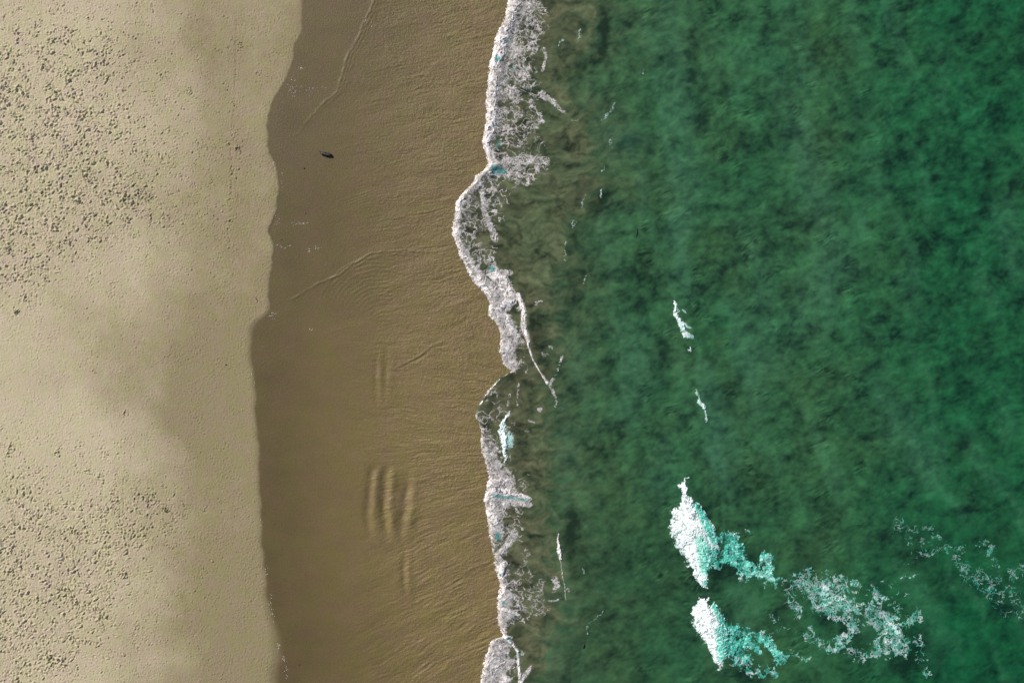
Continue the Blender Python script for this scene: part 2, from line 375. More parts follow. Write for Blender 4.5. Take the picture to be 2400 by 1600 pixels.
    for pts, a, w, _ in T:
        a = a * 0.92
        n_ = len(pts); dd, (k,) = near(X, Y, [(x, y, 0 if i in (0, n_ - 1) else 1) for i, (x, y) in enumerate(pts)] if n_ > 3 else [(x, y, .0 if i in (0, n_ - 1) else 1) for i, (x, y) in enumerate(pts)])
        # steeper on the seaward side, like the photograph's dark/bright pairs
        mx = np.interp(Y, [p_[1] for p_ in pts], [p_[0] for p_ in pts]).astype(f32)
        s_ = (X - mx) / w
        h = h + a * k * (np.exp(-((s_ - 1.0) ** 2) * 0.9) - 1.35 * np.exp(-(s_ ** 2) * 1.2)) * (0.6 + 0.6 * br)
    return h
wm = (X > 640) & (X < 1345) & (Y > -70) & (Y < 1670)
r0_, r1_ = j0 - 2, j1 + 2; c0_ = np.searchsorted(gx, 575); c1_ = np.searchsorted(gx, 1340)
sub = (slice(r0_, r1_), slice(c0_, c1_))
Z[sub] += wet_relief(X[sub], Y[sub]) * ss((X[sub] - wl[sub]) / 60)
# dimples and drift crumbs at the edge of the wet sand
Z[sub] += wet[sub] * 0.012 * np.maximum(0, gn(X[sub] / 3.1, Y[sub] / 3.1, 91) - 0.72) * 3 * np.exp(-np.abs(X[sub] - wl[sub]) / 22)
Z += 0.018 * ss((X - wl) / -14 + 0.2) * drym      # the dry sheet ends in a faint step

film = ss((X - 720) / 420) * wet
tone = 0.77 + 0.33 * ss((X - wl - 110) / 320) + 0.14 * ss((Y - 500) / 500) * ss((X - wl - 60) / 120) - 0.09 * np.exp(-((X - wl - 30 + 26 * nlow) / 45) ** 2) * (0.6 + 0.5 * fbm(X / 70, Y / 70, 3, seed=23)) + 0.035 * fbm(X / 60, Y / 45, 4, 0.6, seed=26) + 0.05 * nlow
tv = Y + (X - 900) * np.interp(Y, [0, 700, 900, 1000, 1250, 1700], [.2, .25, -.12, -.12, .45, .55]).astype(f32)
tone = tone * (1 + film * (0.13 * fbm(X / 60, tv / 16, 4, 0.6, seed=170) + 0.12 * fbm(X / 14, tv / 8, 3, 0.6, seed=171)) + 0.05 * fbm(X / 120, Y / 60, 3, seed=172))
V = np.stack([WX(X), WY(Y), Z], -1).reshape(-1, 3)
Q = grid_quads(*X.shape)
attrs = {"wet": wet.ravel(), "damp_shade": damp_shade.ravel(), "film": film.ravel(), "tone": tone.ravel()}
isdry = (wd < 0)[:-1, :-1].ravel()
v_, q_, a_ = subset(V, Q[isdry], attrs); tag(mesh_from("dry_sand", v_, q_, a_, M_SAND), kind="structure")
v_, q_, a_ = subset(V, Q[~isdry], attrs); tag(mesh_from("wet_sand", v_, q_, a_, M_SAND), kind="structure")

# ------------------------------------------------------------------ the sea
BRK = [  # swells with breaking crests: axis points (x, y, half width, height)
    [(1600,1110,10,.15),(1606,1165,18,.35),(1606,1200,34,.75),(1622,1240,36,.9),(1640,1280,34,.75),(1655,1330,26,.45),(1668,1400,14,.15)],
    [(1650,1390,14,.3),(1648,1430,28,.75),(1664,1470,30,.8),(1684,1515,26,.6),(1705,1580,16,.2)],
    [(1586,690,12,.1),(1590,740,20,.28),(1612,790,16,.2),(1620,830,12,.0)],
    [(1310,1225,10,.0),(1318,1285,16,.22),(1326,1340,12,.10),(1334,1410,10,.0)],
    [(1204,945,12,.05),(1186,990,22,.38),(1184,1030,24,.42),(1198,1085,16,.15),(1215,1120,10,0)],
    [(1222,700,12,.15),(1240,745,18,.45),(1244,800,16,.40),(1262,850,12,.2),(1296,905,8,.05)],
]
CREST = curve([(-3000,.10),(0,.16),(150,.20),(300,.26),(380,.30),(440,.30),(520,.20),(600,.14),(680,.20),(760,.18),(850,.12),(900,.16),(940,.20),(1000,.14),
               (1100,.10),(1150,.18),(1230,.22),(1290,.34),(1340,.30),(1400,.2),(1480,.22),(1510,.20),(1600,.20),(4600,.1)])
def water_z(x, y):
    sh = SHORE(y).astype(f32); o_ = x - sh
    A = CREST(y).astype(f32) * 0.55
    z = -0.03 + 0.07 * ss(o_ / 4.0) + 0.0 * o_
    wob = 1 + 0.35 * fbm(x / 22, y / 22, 2, seed=101)
    z = z + A * wob * ss(o_ / 10) * np.exp(-np.maximum(o_ - 16, 0) ** 2 / (2 * 14.0 ** 2))
    z = z + 0.05 * fbm(x / 60, y / 34, 4, seed=102) * ss(o_ / 80)
    z = z + 0.10 * fbm(x / 150 + y / 400, y / 500, 2, seed=103) * ss((o_ - 120) / 200)
    for pts in BRK:
        x0 = min(p_[0] for p_ in pts) - 90; x1 = max(p_[0] for p_ in pts) + 130; y0 = min(p_[1] for p_ in pts) - 40; y1 = max(p_[1] for p_ in pts) + 40
        m = (x > x0) & (x < x1) & (y > y0) & (y < y1)
        if not m.any(): continue
        xm, ym = x[m], y[m]
        yy_ = [p_[1] for p_ in pts]
        ax = np.interp(ym, yy_, [p_[0] for p_ in pts]); w_ = np.interp(ym, yy_, [p_[2] for p_ in pts]); h_ = np.interp(ym, yy_, [p_[3] for p_ in pts], left=0, right=0)
        s_ = (xm - ax - 0.25 * w_) / w_
        z[m] += (0.6 * h_ * np.where(s_ < 0, np.exp(-(s_ / 0.95) ** 2), np.exp(-(s_ / 1.5) ** 2))).astype(f32)
    return z.astype(f32)

offs = np.concatenate([np.arange(0, 40, 2.0), np.arange(40, 1400, 3.0), 1400 + np.array(spread(0, 0, 6, 30, 1.28))]).astype(f32)
wy = np.concatenate([[-60 - v for v in spread(0, 0, 5, 25)][::-1], np.arange(-60, 1661, 2.5), [1660 + v for v in spread(0, 0, 5, 25)]]).astype(f32)
OF, YW = np.meshgrid(offs, wy); XW = (OF + SHORE(YW)).astype(f32); YW = YW.astype(f32)
ZW = water_z(XW, YW)
# sediment plume
pl = PLUME(YW).astype(f32)
wx_ = XW + 26 * fbm(XW / 70, YW / 70, 3, seed=110) + 9 * fbm(XW / 18, YW / 14, 2, seed=111)
wy_ = YW + 26 * fbm(XW / 80, YW / 80, 3, seed=113)
bil = fbm(wx_ / 60, wy_ / 34, 5, 0.58, seed=115)
sd = (pl - XW) + 34 * bil
sed = np.clip(0.18 + 0.82 * ss((sd + 10) / 42), 0, 1) * 0
front = ss((sd + 26) / 75)
inner = 0.82 + 0.18 * ss((SHORE(YW) + 150 + 60 * bil - XW) / 90)
sed = front * inner * (0.84 + 0.18 * ss(fbm(wx_ / 90, wy_ / 60, 3, seed=117) * 1.2 + 0.5))
haze = 0.62 * np.exp(-np.maximum(XW - pl, 0) / 95) * (0.7 + 0.4 * bil)      # fading murk beyond the plume
sed = np.clip(np.maximum(sed, haze), 0, 1)
# mottled bed and weed seen through the water
ca, sa = math.cos(math.radians(28)), math.sin(math.radians(28))
def rotc(x, y, a):
    c, s = math.cos(math.radians(a)), math.sin(math.radians(a)); return x * c + y * s, -x * s + y * c
q1 = XW + 9 * fbm(XW / 90, YW / 90, 2, seed=120); q2 = YW + 9 * fbm(XW / 90, YW / 90, 2, seed=121)
ru, rv = rotc(q1, q2, -35)
big_ = fbm(ru / 115, rv / 70, 3, seed=122)
mid_ = 0.7 * fbm(ru / 44, rv / 33, 4, 0.55, seed=124) + 0.45 * fbm(q1 / 20, q2 / 17, 3, 0.6, seed=125)
fin_ = fbm(ru / 15, rv / 8.0, 3, 0.55, seed=127)
# short hatch-like ripple marks in patches
hm = ss(fbm(XW / 60, YW / 60, 2, seed=130) * 1.4 + 0.02) * ss((XW - 1380) / 150) * (1 - 0.75 * ss((XW - 2000) / 250))
hu, hv = rotc(q1, q2, -28 )
hat = gn(hu / 20, (hv + 3 * gn(hu / 14, hv / 14, 133)) / 3.9, 131)
hu2, hv2 = rotc(q1, q2, -42)
hat2 = gn(hu2 / 22, (hv2 + 4 * gn(hu2 / 18, hv2 / 18, 137)) / 6.5, 138) * (0.5 + ss(fbm(XW / 90, YW / 90, 2, seed=139) + 0.4))
bc = q1 + 26 * fbm(q1 / 140, q2 / 140, 3, seed=136) - 0.11 * q2 - 0.00022 * (q1 - 1500) * q2
bnd_ = gn(bc / 46, q2 / 330, 134) + 0.5 * gn(bc / 21, q2 / 190, 135)
mot = 0.37 + 0.24 * big_ + 0.42 * mid_ * (1 - 0.35 * ss((YW - 1050) / 300)) + 0.10 * fin_ + 0.55 * hm * hm * hat + 0.05 * hat2 + 0.10 * bnd_
bands = [[(1560,-40,26,.5),(1580,150,24,.7),(1600,330,26,.6),(1610,470,22,.7),(1590,560,20,.8),(1600,680,20,.5)], [(1650,860,16,.6),(1672,980,26,.9),(1690,1090,26,.9),(1720,1180,14,.3)],
         [(1800,130,20,.3),(1880,340,26,.6),(1910,450,30,.8),(1930,520,24,.5)], [(1960,560,40,.5),(1950,620,40,.6),(1900,700,30,.5),(1850,780,30,.4)],
         [(2060,880,20,.3),(2110,1000,30,.6),(2170,1120,26,.4)], [(2340,480,16,.4),(2360,560,20,.6),(2380,640,14,.3)], [(1475,760,22,.3),(1500,860,40,.5),(1480,960,30,.4)],
         [(1740,540,16,.3),(1790,640,22,.5),(1780,860,40,.6),(1760,900,30,.3)], [(1320,960,14,.5),(1328,1060,16,.6),(1326,1180,12,.4)],[(1560,1050,22,.4),(1550,1120,28,.5),(1540,1180,18,.3)]]
pale = np.zeros(XW.shape, f32)
for bnd in bands:
    x0 = min(p_[0] for p_ in bnd) - 120; x1 = max(p_[0] for p_ in bnd) + 120; y0 = min(p_[1] for p_ in bnd) - 120; y1 = max(p_[1] for p_ in bnd) + 120
    m = (q1 > x0) & (q1 < x1) & (q2 > y0) & (q2 < y1)
    dd, (r_, k_) = near(q1[m], q2[m], bnd)
    pale[m] = np.maximum(pale[m], k_ * np.exp(-(dd / (1.5 * r_)) ** 2))
pale = pale * (0.75 + 0.35 * mid_) * 0.9 + 0.26 * ss(bnd_ * 1.5 - 0.1)
pale = np.clip(pale + 0.30 * ss(big_ * 0.9 - 0.5) , 0, 0.8)
greyish = ss((1560 - XW) / 260)
pale = np.clip(pale * 0.68 + 0.10 * greyish + 0.35 * G(XW + 20 * mid_, YW, 1450, 330, 60, 40) + 0.25 * G(XW, YW, 1400, 260, 50, 30), 0, 0.75)
dark = 0.0  # dark patches: plume seams, mottling, and shading behind breakers put into colour
for cx, cy, rx, ry, a, w in [(1415,60,9,60,-6,.8),(1405,130,14,30,20,.8),(1355,160,40,22,-20,.7),(1410,250,50,16,-30,.4),(1420,450,36,16,-40,.8),(1395,490,30,14,-45,.8),(1345,560,20,30,0,.4),
        (1330,690,24,50,10,.35),(1320,755,20,10,0,.7),(1340,1240,14,90,0,.7),(1360,1320,30,60,0,.4),(1380,1500,30,60,10,.35),(1245,745,7,22,0,.9),(1252,800,8,25,0,.9),(1275,850,14,20,20,.5),
        (1220,1000,10,50,0,.5),(1690,1340,50,30,0,1.0),(1655,1210,10,40,-30,.6),(1650,1395,14,20,0,.4),(1750,1330,45,30,20,.5),(1720,1500,24,50,30,.6),(1740,1580,70,16,0,.9),(1930,1445,60,16,10,.5),(2040,1510,60,20,0,.4),(2150,1520,24,60,20,.7),
        (1700,640,90,60,0,.3),(2150,560,60,50,0,.4),(2180,1330,50,50,0,.4),(1540,1420,100,100,0,.3),(1780,1150,70,60,0,.35),(1500,640,40,60,0,.4)]:
    dark = dark + w * G(XW + 8 * mid_, YW, cx, cy, rx, ry, a)
dark = np.clip(dark, 0, 1)
mot = mot - 0.38 * dark + 0.03
pale = pale * (1 - dark)
# whole-sea tone: greyer and darker close in, saturated and dark far out
mot = mot - 0.03 * ss((XW - 2050) / 350) - 0.10 * ss((1440 - XW) / 160) * (1 - front)
mot = np.where(front > 0.02, mot * (1 - front) + front * (0.47 + 0.06 * ss((YW - 900) / 300) + 0.42 * bil + 0.34 * fbm(wx_ / 26, wy_ / 17, 4, 0.6, seed=118) + 0.10 * fin_ - 0.42 * dark), mot)
warm = np.clip(0.35 + 0.35 * fbm(XW / 160, YW / 160, 3, seed=140) + 0.3 * greyish - 0.25 * ss((XW - 1900) / 300), 0, 1)
deep = np.clip(0.55 * ss((XW - 1850) / 450) + 0.35 * ss((YW - 1250) / 300) * ss((XW - 1650) / 400) + 0.15 * big_, 0, 0.85)
VW = np.stack([WX(XW), WY(YW), ZW], -1).reshape(-1, 3)
v_, q_, a_ = VW, grid_quads(*XW.shape), {"sediment": sed, "mottle": np.clip(mot, 0, 1), "pale": pale, "warm": warm, "deep": deep}
tag(mesh_from("sea_water", v_, q_, a_, M_WATER), kind="structure")

# ------------------------------------------------------------------ foam: real raised sheets on the water
def uniform(p):
    q = np.quantile(p.ravel()[::7], np.linspace(0, 1, 65)); return np.interp(p, q, np.linspace(0, 1, 65)).astype(f32)
def lace(x, y, cell, seed, sx_=1.0, sy_=1.0, warp=1.0):
    k = cell * 1.25
    w1 = fbm(x / k, y / k, 3, seed=seed); w2 = fbm(x / k, y / k, 3, seed=seed + 5)
    wx = (x + warp * k * 0.55 * w1) * sx_; wy2 = (y + warp * k * 0.55 * w2) * sy_
    def rg(c, sd): return 1 - np.abs(gn(wx / c, wy2 / c, sd)) * 2.2
    a1, a2 = worley(wx / cell, wy2 / cell, seed)
    p = np.maximum(rg(k * 1.25, seed + 1), 0.95 - 1.9 * (a2 - a1)) + 0.50 * rg(k * 0.5, seed + 2) + 0.30 * rg(k * 0.24, seed + 3) + 0.05 * gn(x / 2.6, y / 2.6, seed + 4)
    return uniform(p + 0.35 * fbm(x / k / 2, y / k / 2, 2, seed=seed + 9))
def strokes(x, y, L, soft=0.55):
    D = np.zeros(x.shape, f32)
    for pts in L:
        if len(pts) == 1: pts = [pts[0], (pts[0][0] + 1, pts[0][1], pts[0][2], pts[0][3])]
        R = max(p_[2] for p_ in pts) + 4
        m = (x > min(p_[0] for p_ in pts) - R) & (x < max(p_[0] for p_ in pts) + R) & (y > min(p_[1] for p_ in pts) - R) & (y < max(p_[1] for p_ in pts) + R)
        if not m.any(): continue
        dd, (r_, k_) = near(x[m], y[m], pts)
        D[m] = np.maximum(D[m], k_ * ss((r_ - dd) / (soft * r_ + 1.0)))
    return D
def filigree(x, y, cell, seed, D, sx_=1.0, sy_=1.0, fine=1.0):
    """thin branching strands of foam that multiply as the foam gets denser"""
    k = cell
    w1 = fbm(x / k / 1.3, y / k / 1.3, 3, seed=seed + 40); w2 = fbm(x / k / 1.3, y / k / 1.3, 3, seed=seed + 45)
    u = (x + 0.75 * k * w1) * sx_; v = (y + 0.75 * k * w2) * sy_
    out = np.zeros(x.shape, f32)
    for c, t, hw, sd in ((1.9 * k, .10, 1.5, 50), (1.15 * k, .22, 1.3, 53), (.72 * k, .36, 1.1, 56), (.42 * k, .50, .9, 59)):
        n = gn(u / c, v / c, seed + sd)
        g = ss((D - t + 0.20 * fbm(x / c / 2.0, y / c / 2.0, 2, seed=seed + sd + 1)) / 0.20)
        out = np.maximum(out, np.exp(-(n * c / (hw * 1.25 * fine)) ** 2) * g)
    for c, t, hw, sd in ((1.5 * k, .16, 1.5, 62), (.8 * k, .34, 1.2, 65)):
        a1, a2 = worley(u / c, v / c, seed + sd)
        g = ss((D - t + 0.20 * fbm(x / c / 2.2, y / c / 2.2, 2, seed=seed + sd + 1)) / 0.20)
        out = np.maximum(out, np.exp(-((a2 - a1) * c / (hw * 1.3 * fine)) ** 2) * g)
    return out
def foam(name, box, pitch, D, pat, mat, teal=None, thick=0.12, softp=0.16, billow=6.5, f0=0.5, fine=1.0, veil_=0.3, amax=1.0, seed=0, extra_z=None, cell=12, sx_=1.0, sy_=1.0):
    x0, y0, x1, y1 = box
    x, y = np.meshgrid(np.arange(x0, x1, pitch), np.arange(y0, y1, pitch)); x = x.astype(f32); y = y.astype(f32)
    d_ = D(x, y); p_ = pat(x, y)
    fill = ss((p_ - (1.0 - ss((d_ - f0) / (1 - f0)) * 0.98)) / 0.42)
    fg = filigree(x, y, cell, seed, d_, sx_, sy_, fine)
    sf = ss(fbm(x / 16, y / 13, 3, 0.5, seed=seed + 31) * 1.3 + 0.5)
    veil = veil_ * ss((d_ - 0.12) / 0.55) * (0.25 + 0.75 * sf)
    a = np.clip(1 - (1 - np.maximum(fill * (0.85 + 0.15 * fg), 0.85 * fg * (0.5 + 0.5 * p_))) * (1 - veil), 0, 1) * ss(d_ / 0.05) * amax
    t_ = ss((d_ - 0.55) / 0.4)
    c1, _ = worley(x / billow + 0.5 * gn(x / 9, y / 9, 3), y / billow + 0.5 * gn(x / 9, y / 9, 4), seed + 7)
    dome = 0.45 * np.maximum(0, 1 - (c1 / 0.85) ** 2) + 0.45 + 0.42 * fbm(x / 12, y / 9, 3, 0.5, seed=seed + 8)
    h = a * (0.022 + 0.010 * dome) + t_ * a * thick * (0.4 + 0.6 * dome) - 0.004
    if extra_z is not None: h = h + a * extra_z(x, y)
    z = water_z(x.copy(), y) + h
    V = np.stack([WX(x), WY(y), z], -1).reshape(-1, 3); Q = grid_quads(*x.shape)
    k = (a.ravel()[Q] > 0.04).any(1); Q = Q[k]
    te = np.zeros(x.shape, f32) if teal is None else np.clip(teal(x, y, a, d_, p_), 0, 1)
    v2, q2, a2 = subset(V, Q, {"cover": a, "teal": te})
    return mesh_from(name, v2, q2, a2, mat)

TB = np.array([(-60,42,.9,105,.5),(0,42,.9,105,.55),(60,45,.92,120,.5),(120,45,.92,130,.5),(200,38,.93,135,.5),(260,38,.93,140,.42),(320,38,.93,150,.35),(380,22,.8,150,.42),
 (410,26,.75,165,.42),(440,24,.8,150,.38),(480,22,.9,135,.35),(540,26,.88,115,.35),(600,32,.82,100,.32),(640,45,.85,90,.3),(680,64,.88,75,.3),(720,66,.82,90,.4),
 (760,64,.76,75,.35),(800,64,.74,75,.3),(850,45,.75,80,.3),(866,26,.7,80,.3),(876,8,.3,100,.2),(900,4,.0,110,.16),(950,4,.0,115,.22),(1000,26,.25,100,.3),(1040,55,.5,90,.3),
 (1100,50,.6,90,.3),(1130,95,.85,120,.3),(1170,85,.85,115,.35),(1210,52,.86,100,.35),(1248,44,.8,90,.35),(1262,30,.5,100,.3),(1300,22,.3,110,.24),(1330,18,.8,110,.24),(1360,26,.85,130,.32),
 (1400,46,.84,140,.38),(1440,46,.76,130,.35),(1470,22,.8,60,.2),(1486,10,.7,60,.2),(1494,50,.6,70,.25),(1505,66,.72,90,.3),(1550,84,.8,100,.3),(1600,88,.82,110,.3),(1670,80,.82,110,.3)], float)
def Dshore(x, y):
    o_ = x - SHORE(y) + 3.2 * fbm(x / 9, y / 9, 3, 0.7, seed=150) + 1.5
    cw, cd, lw, ld = [np.interp(y, TB[:, 0], TB[:, i]) for i in (1, 2, 3, 4)]
    cw = cw * (1 + 0.25 * fbm(x / 40, y / 22, 2, seed=152))
    dcore = cd * (0.86 + 0.22 * fbm(x / 26, y / 20, 3, seed=153)) * ss((cw - o_) / (0.35 * cw + 3)) 
    dl = 1.0 * ld * (1.0 - 0.5 * o_ / lw) * ss((lw * (1 + 0.22 * fbm(y / 26, x / 90, 3, seed=154)) - o_) / 26) * (1 + 0.45 * fbm(x / 34, y / 26, 2, seed=156))
    D = np.maximum(dcore, dl)
    rim = np.where(cd > 0.55, 0.90, cd * 1.2) * ss((6.5 + 5.5 * fbm(x / 15, y / 11, 2, seed=158) - o_) / 5) * (0.82 + 0.18 * ss(gn(y / 40, x / 200, 159) + .6))
    D = np.maximum(D, rim)
    L = [[(1236,790,6,.8),(1238,810,4,.85),(1250,845,3,.75),(1268,875,3,.75),(1284,898,6,.9)], [(1215,690,8,.7),(1228,730,8,.95),(1226,760,9,.95),(1238,800,7,.9)],
         [(1130,430,10,.4),(1132,460,9,.7),(1136,500,12,.5),(1150,530,12,.45),(1160,560,14,.4)], [(1145,395,12,.7),(1190,380,16,.5),(1240,375,18,.5),(1280,378,16,.4)],
         [(1150,408,9,.8),(1185,405,9,.6),(1250,415,14,.35)], [(1275,115,8,.45),(1280,135,6,.5),(1272,165,7,.45)], [(1262,260,9,.35),(1272,285,7,.5)], [(1268,222,14,.62),(1290,235,10,.4),(1330,270,8,.3),(1360,290,6,.2)],
         [(1140,600,20,.35),(1165,640,14,.55),(1195,640,12,.35)], [(1150,640,16,.7),(1180,660,22,.85),(1195,700,24,.8)],
         [(1288,900,6,.6),(1302,880,5,.25),(1318,835,5,.35)], [(1290,905,7,.4),(1305,935,6,.35),(1300,955,6,.25)], [(1265,960,10,.45)], [(1240,985,6,.3),(1255,990,4,.2)],
         [(1195,925,5,.4),(1190,950,5,.4)], [(1215,900,5,.35),(1212,950,5,.35)],
         [(1150,1140,14,.9),(1190,1150,12,.85),(1240,1170,10,.8)], [(1180,1170,20,.6),(1240,1180,14,.5)], [(1185,1100,12,.5),(1205,1130,10,.5)],
         [(1165,1300,10,.6),(1180,1320,12,.9),(1172,1350,10,.9)], [(1205,1250,16,.6),(1190,1275,12,.75),(1175,1290,10,.7)], [(1180,1425,8,.9),(1215,1440,6,.7)],
         [(1181,1490,6,.95),(1200,1505,6,.95),(1214,1525,5,.9)], [(1214,1525,6,.7),(1216,1560,5,.8),(1220,1590,8,.9),(1218,1640,10,.9)], [(1220,1595,10,.9),(1235,1575,8,.6),(1245,1560,5,.4)],
         [(1300,1355,14,.4),(1305,1370,12,.5),(1300,1380,8,.4)], [(1315,1400,4,.3),(1300,1408,4,.4),(1270,1405,6,.35)], [(1330,1380,8,.35),(1335,1392,5,.3)],
         [(1350,520,4,.3),(1344,525,5,.2)], [(1326,565,5,.25),(1324,610,6,.25)], [(1255,712,8,.35),(1270,705,6,.4)], [(1290,815,12,.3),(1275,830,12,.3)], [(1232,1010,6,.3),(1245,1012,3,.3)]]
    D = np.maximum(D, strokes(x, y, L)) * (o_ > 0)
    return D
def lace_shore(x, y):
    a = lace(x, y, 15, 160, 1.0, 1.0); b = lace(x, y, 13, 166, 0.55, 1.35)
    t = ss((G(x, y, 1200, 470, 120, 110) + G(x, y, 1230, 1330, 90, 110)) * 1.3); return a * (1 - t) + b * t
def teal_shore(x, y, a, d_, p_):
    f = gn(x / 5.5, y / 5.5, 170); band = gn(x / 50, y / 60, 172)
    spots = strokes(x, y, [[(1165,140,9,1)],[(1188,98,7,.8)],[(1200,160,8,.8)],[(1183,180,6,.8)],[(1167,325,8,1),(1167,345,7,1)],[(1160,398,14,1),(1180,402,9,1)],[(1148,628,9,1),(1155,632,7,1)],[(1240,730,9,1),(1243,745,6,1)],
        [(1166,1250,8,1),(1168,1262,8,1)],[(1180,1410,6,.9)],[(1208,1445,6,.9)],[(1158,1160,6,.8),(1240,1172,5,.7)],[(1196,1498,6,.9)],[(1216,1530,6,.7)],[(1172,1345,5,.8)],[(1190,1025,16,.6),(1196,1045,10,.5)]])
    return np.maximum(spots * 0.9, 0.30 * ss(f * 2.2 - 0.9) * ss(band + 0.5))
o = foam("shore_foam", (1050, -60, 1440, 1665), 0.95, Dshore, lace_shore, M_FOAM_S, teal_shore, thick=0.075, seed=200, billow=5.5, cell=12, sx_=0.8, sy_=1.1, f0=.42, fine=.9)
tag(o, "white lacy foam edge of the wave washing up onto the brown wet sand", "foam", kind="stuff")

def wisps(name, box, L, label, cat, kind=None, group=None, teal=0.2, cell=11, thick=0.10, mat=M_FOAM_B, seed=300, tl=None, rag=1.0, pitch=0.85, sx_=1, sy_=1, soft=0.55, softp=.16, vary=None, f0=.6, fine=.85, veil_=.35, amax=1.0, grow=1.0):
    L = [[(a_, b_, r_ * grow, k_) for a_, b_, r_, k_ in l_] for l_ in L]
    def D(x, y):
        wx = x + rag * (5 * fbm(x / 16, y / 16, 3, seed=seed) + 2.2 * gn(x / 3.2, y / 3.2, seed + 4)); wy3 = y + rag * (5 * fbm(x / 16, y / 16, 3, seed=seed + 3) + 1.6 * gn(x / 3.2, y / 3.2, seed + 6))
        return strokes(wx, wy3, L, soft) * (1 if vary is None else np.clip(1 - vary + 1.7 * vary * ss(fbm(x / 17, y / 17, 3, seed=seed + 70) * 1.5 + 0.5), 0, 1.15))
    def T(x, y, a, d_, p_):
        t = teal * (1 - 0.35 * a) * (0.15 + 1.1 * ss(fbm(x / 13, y / 13, 2, seed=seed + 8) * 1.4 + 0.5))
        if tl: t = np.maximum(t, strokes(x, y, tl, 0.6) * (1.0 - 0.75 * ss(fbm(x / 6, y / 5, 2, seed=seed + 9) * 2.2 - 0.1)))
        return t
    o = foam(name, box, pitch, D, lambda x, y: lace(x, y, cell, seed + 11, sx_, sy_), mat, T, thick, softp, seed=seed + 20, cell=cell, sx_=sx_, sy_=sy_, f0=f0, fine=fine, veil_=veil_, amax=amax)
    return tag(o, label, cat, group, kind)

wisps("breaking_wave", (1545, 1095, 1690, 1385), [[(1607,1118,4,.7),(1598,1140,8,.97),(1607,1168,12,1),(1604,1198,34,1.0),(1608,1235,50,1.0),(1626,1275,48,1.0),(1640,1312,38,.97),(1642,1345,20,.95),(1652,1372,7,.6)],[(1630,1185,10,1),(1650,1225,20,1),(1668,1262,16,.95),(1676,1295,14,.8)]],
      "larger white breaking wave with a turquoise back, upper of the two breakers offshore", "breaking wave", group="breaking waves offshore", teal=.12, cell=9, thick=.05, seed=310,
      tl=[[(1628,1180,9,1),(1642,1202,14,1),(1656,1232,17,1),(1672,1262,16,1)],[(1672,1290,20,1),(1668,1320,18,.9)],[(1652,1365,12,.9)],[(1640,1265,22,.8),(1652,1300,28,.95),(1655,1330,24,.95)],[(1592,1245,6,.7)]], rag=1.7, f0=.02)
wisps("breaking_wave", (1600, 1385, 1720, 1570), [[(1654,1398,5,.7),(1643,1418,24,.98),(1648,1440,38,1.0),(1664,1470,38,1.0),(1678,1505,30,.97),(1684,1535,20,.9),(1688,1558,8,.7)],[(1668,1415,8,1),(1684,1445,16,1),(1696,1475,14,.9)]],
      "smaller white breaking wave, lower of the two offshore breakers near the bottom edge", "breaking wave", group="breaking waves offshore", teal=.12, cell=9, thick=.05, seed=330,
      tl=[[(1670,1415,9,1),(1686,1442,14,1),(1698,1470,15,1)],[(1698,1500,18,1),(1694,1530,14,.9)],[(1684,1470,18,.9),(1690,1500,22,.95),(1690,1535,18,.9)]], rag=1.7, f0=.02)
wisps("turquoise_foam_trail", (1655, 1230, 1835, 1385), [[(1668,1275,14,.6),(1690,1256,10,.6),(1712,1262,20,.85),(1722,1285,20,.85),(1700,1308,20,.75),(1680,1318,16,.6)],[(1715,1300,20,.75),(1745,1325,22,.75),(1745,1350,20,.6),(1738,1362,12,.5)],
      [(1755,1335,18,.7),(1780,1345,12,.75),(1795,1345,14,.8),(1812,1360,8,.6)],[(1782,1325,8,.8),(1788,1302,12,.85),(1800,1310,14,.8),(1805,1330,10,.7)],[(1725,1248,6,.3),(1755,1246,3,.25)],[(1812,1340,5,.3),(1835,1355,4,.3)]],
      "turquoise foam trail behind the upper offshore breaker", "foam", kind="stuff", teal=1.0, cell=11, thick=.05, seed=350, tl=[[(1690,1285,70,1.1),(1790,1330,60,.8)]], vary=.5, veil_=.6, rag=2.0, f0=.5, amax=.94, grow=1.15)
wisps("turquoise_foam_trail", (1680, 1445, 1860, 1600), [[(1695,1465,10,.5),(1720,1470,16,.65),(1712,1500,26,.75),(1725,1530,28,.7),(1745,1550,22,.6)],[(1745,1478,14,.65),(1750,1500,18,.75),(1775,1522,12,.6)],
      [(1770,1485,12,.6),(1795,1500,16,.8),(1815,1525,12,.75),(1840,1540,12,.7)],[(1815,1545,8,.5),(1835,1555,6,.5)],[(1760,1575,16,.35),(1810,1570,16,.4),(1815,1585,10,.35)]],
      "turquoise foam trail behind the lower offshore breaker", "foam", kind="stuff", teal=1.0, cell=11, thick=.05, seed=370, tl=[[(1700,1490,70,1.1),(1830,1540,50,.9)]], vary=.5, veil_=.6, rag=2.0, f0=.5, amax=.94, grow=1.15)
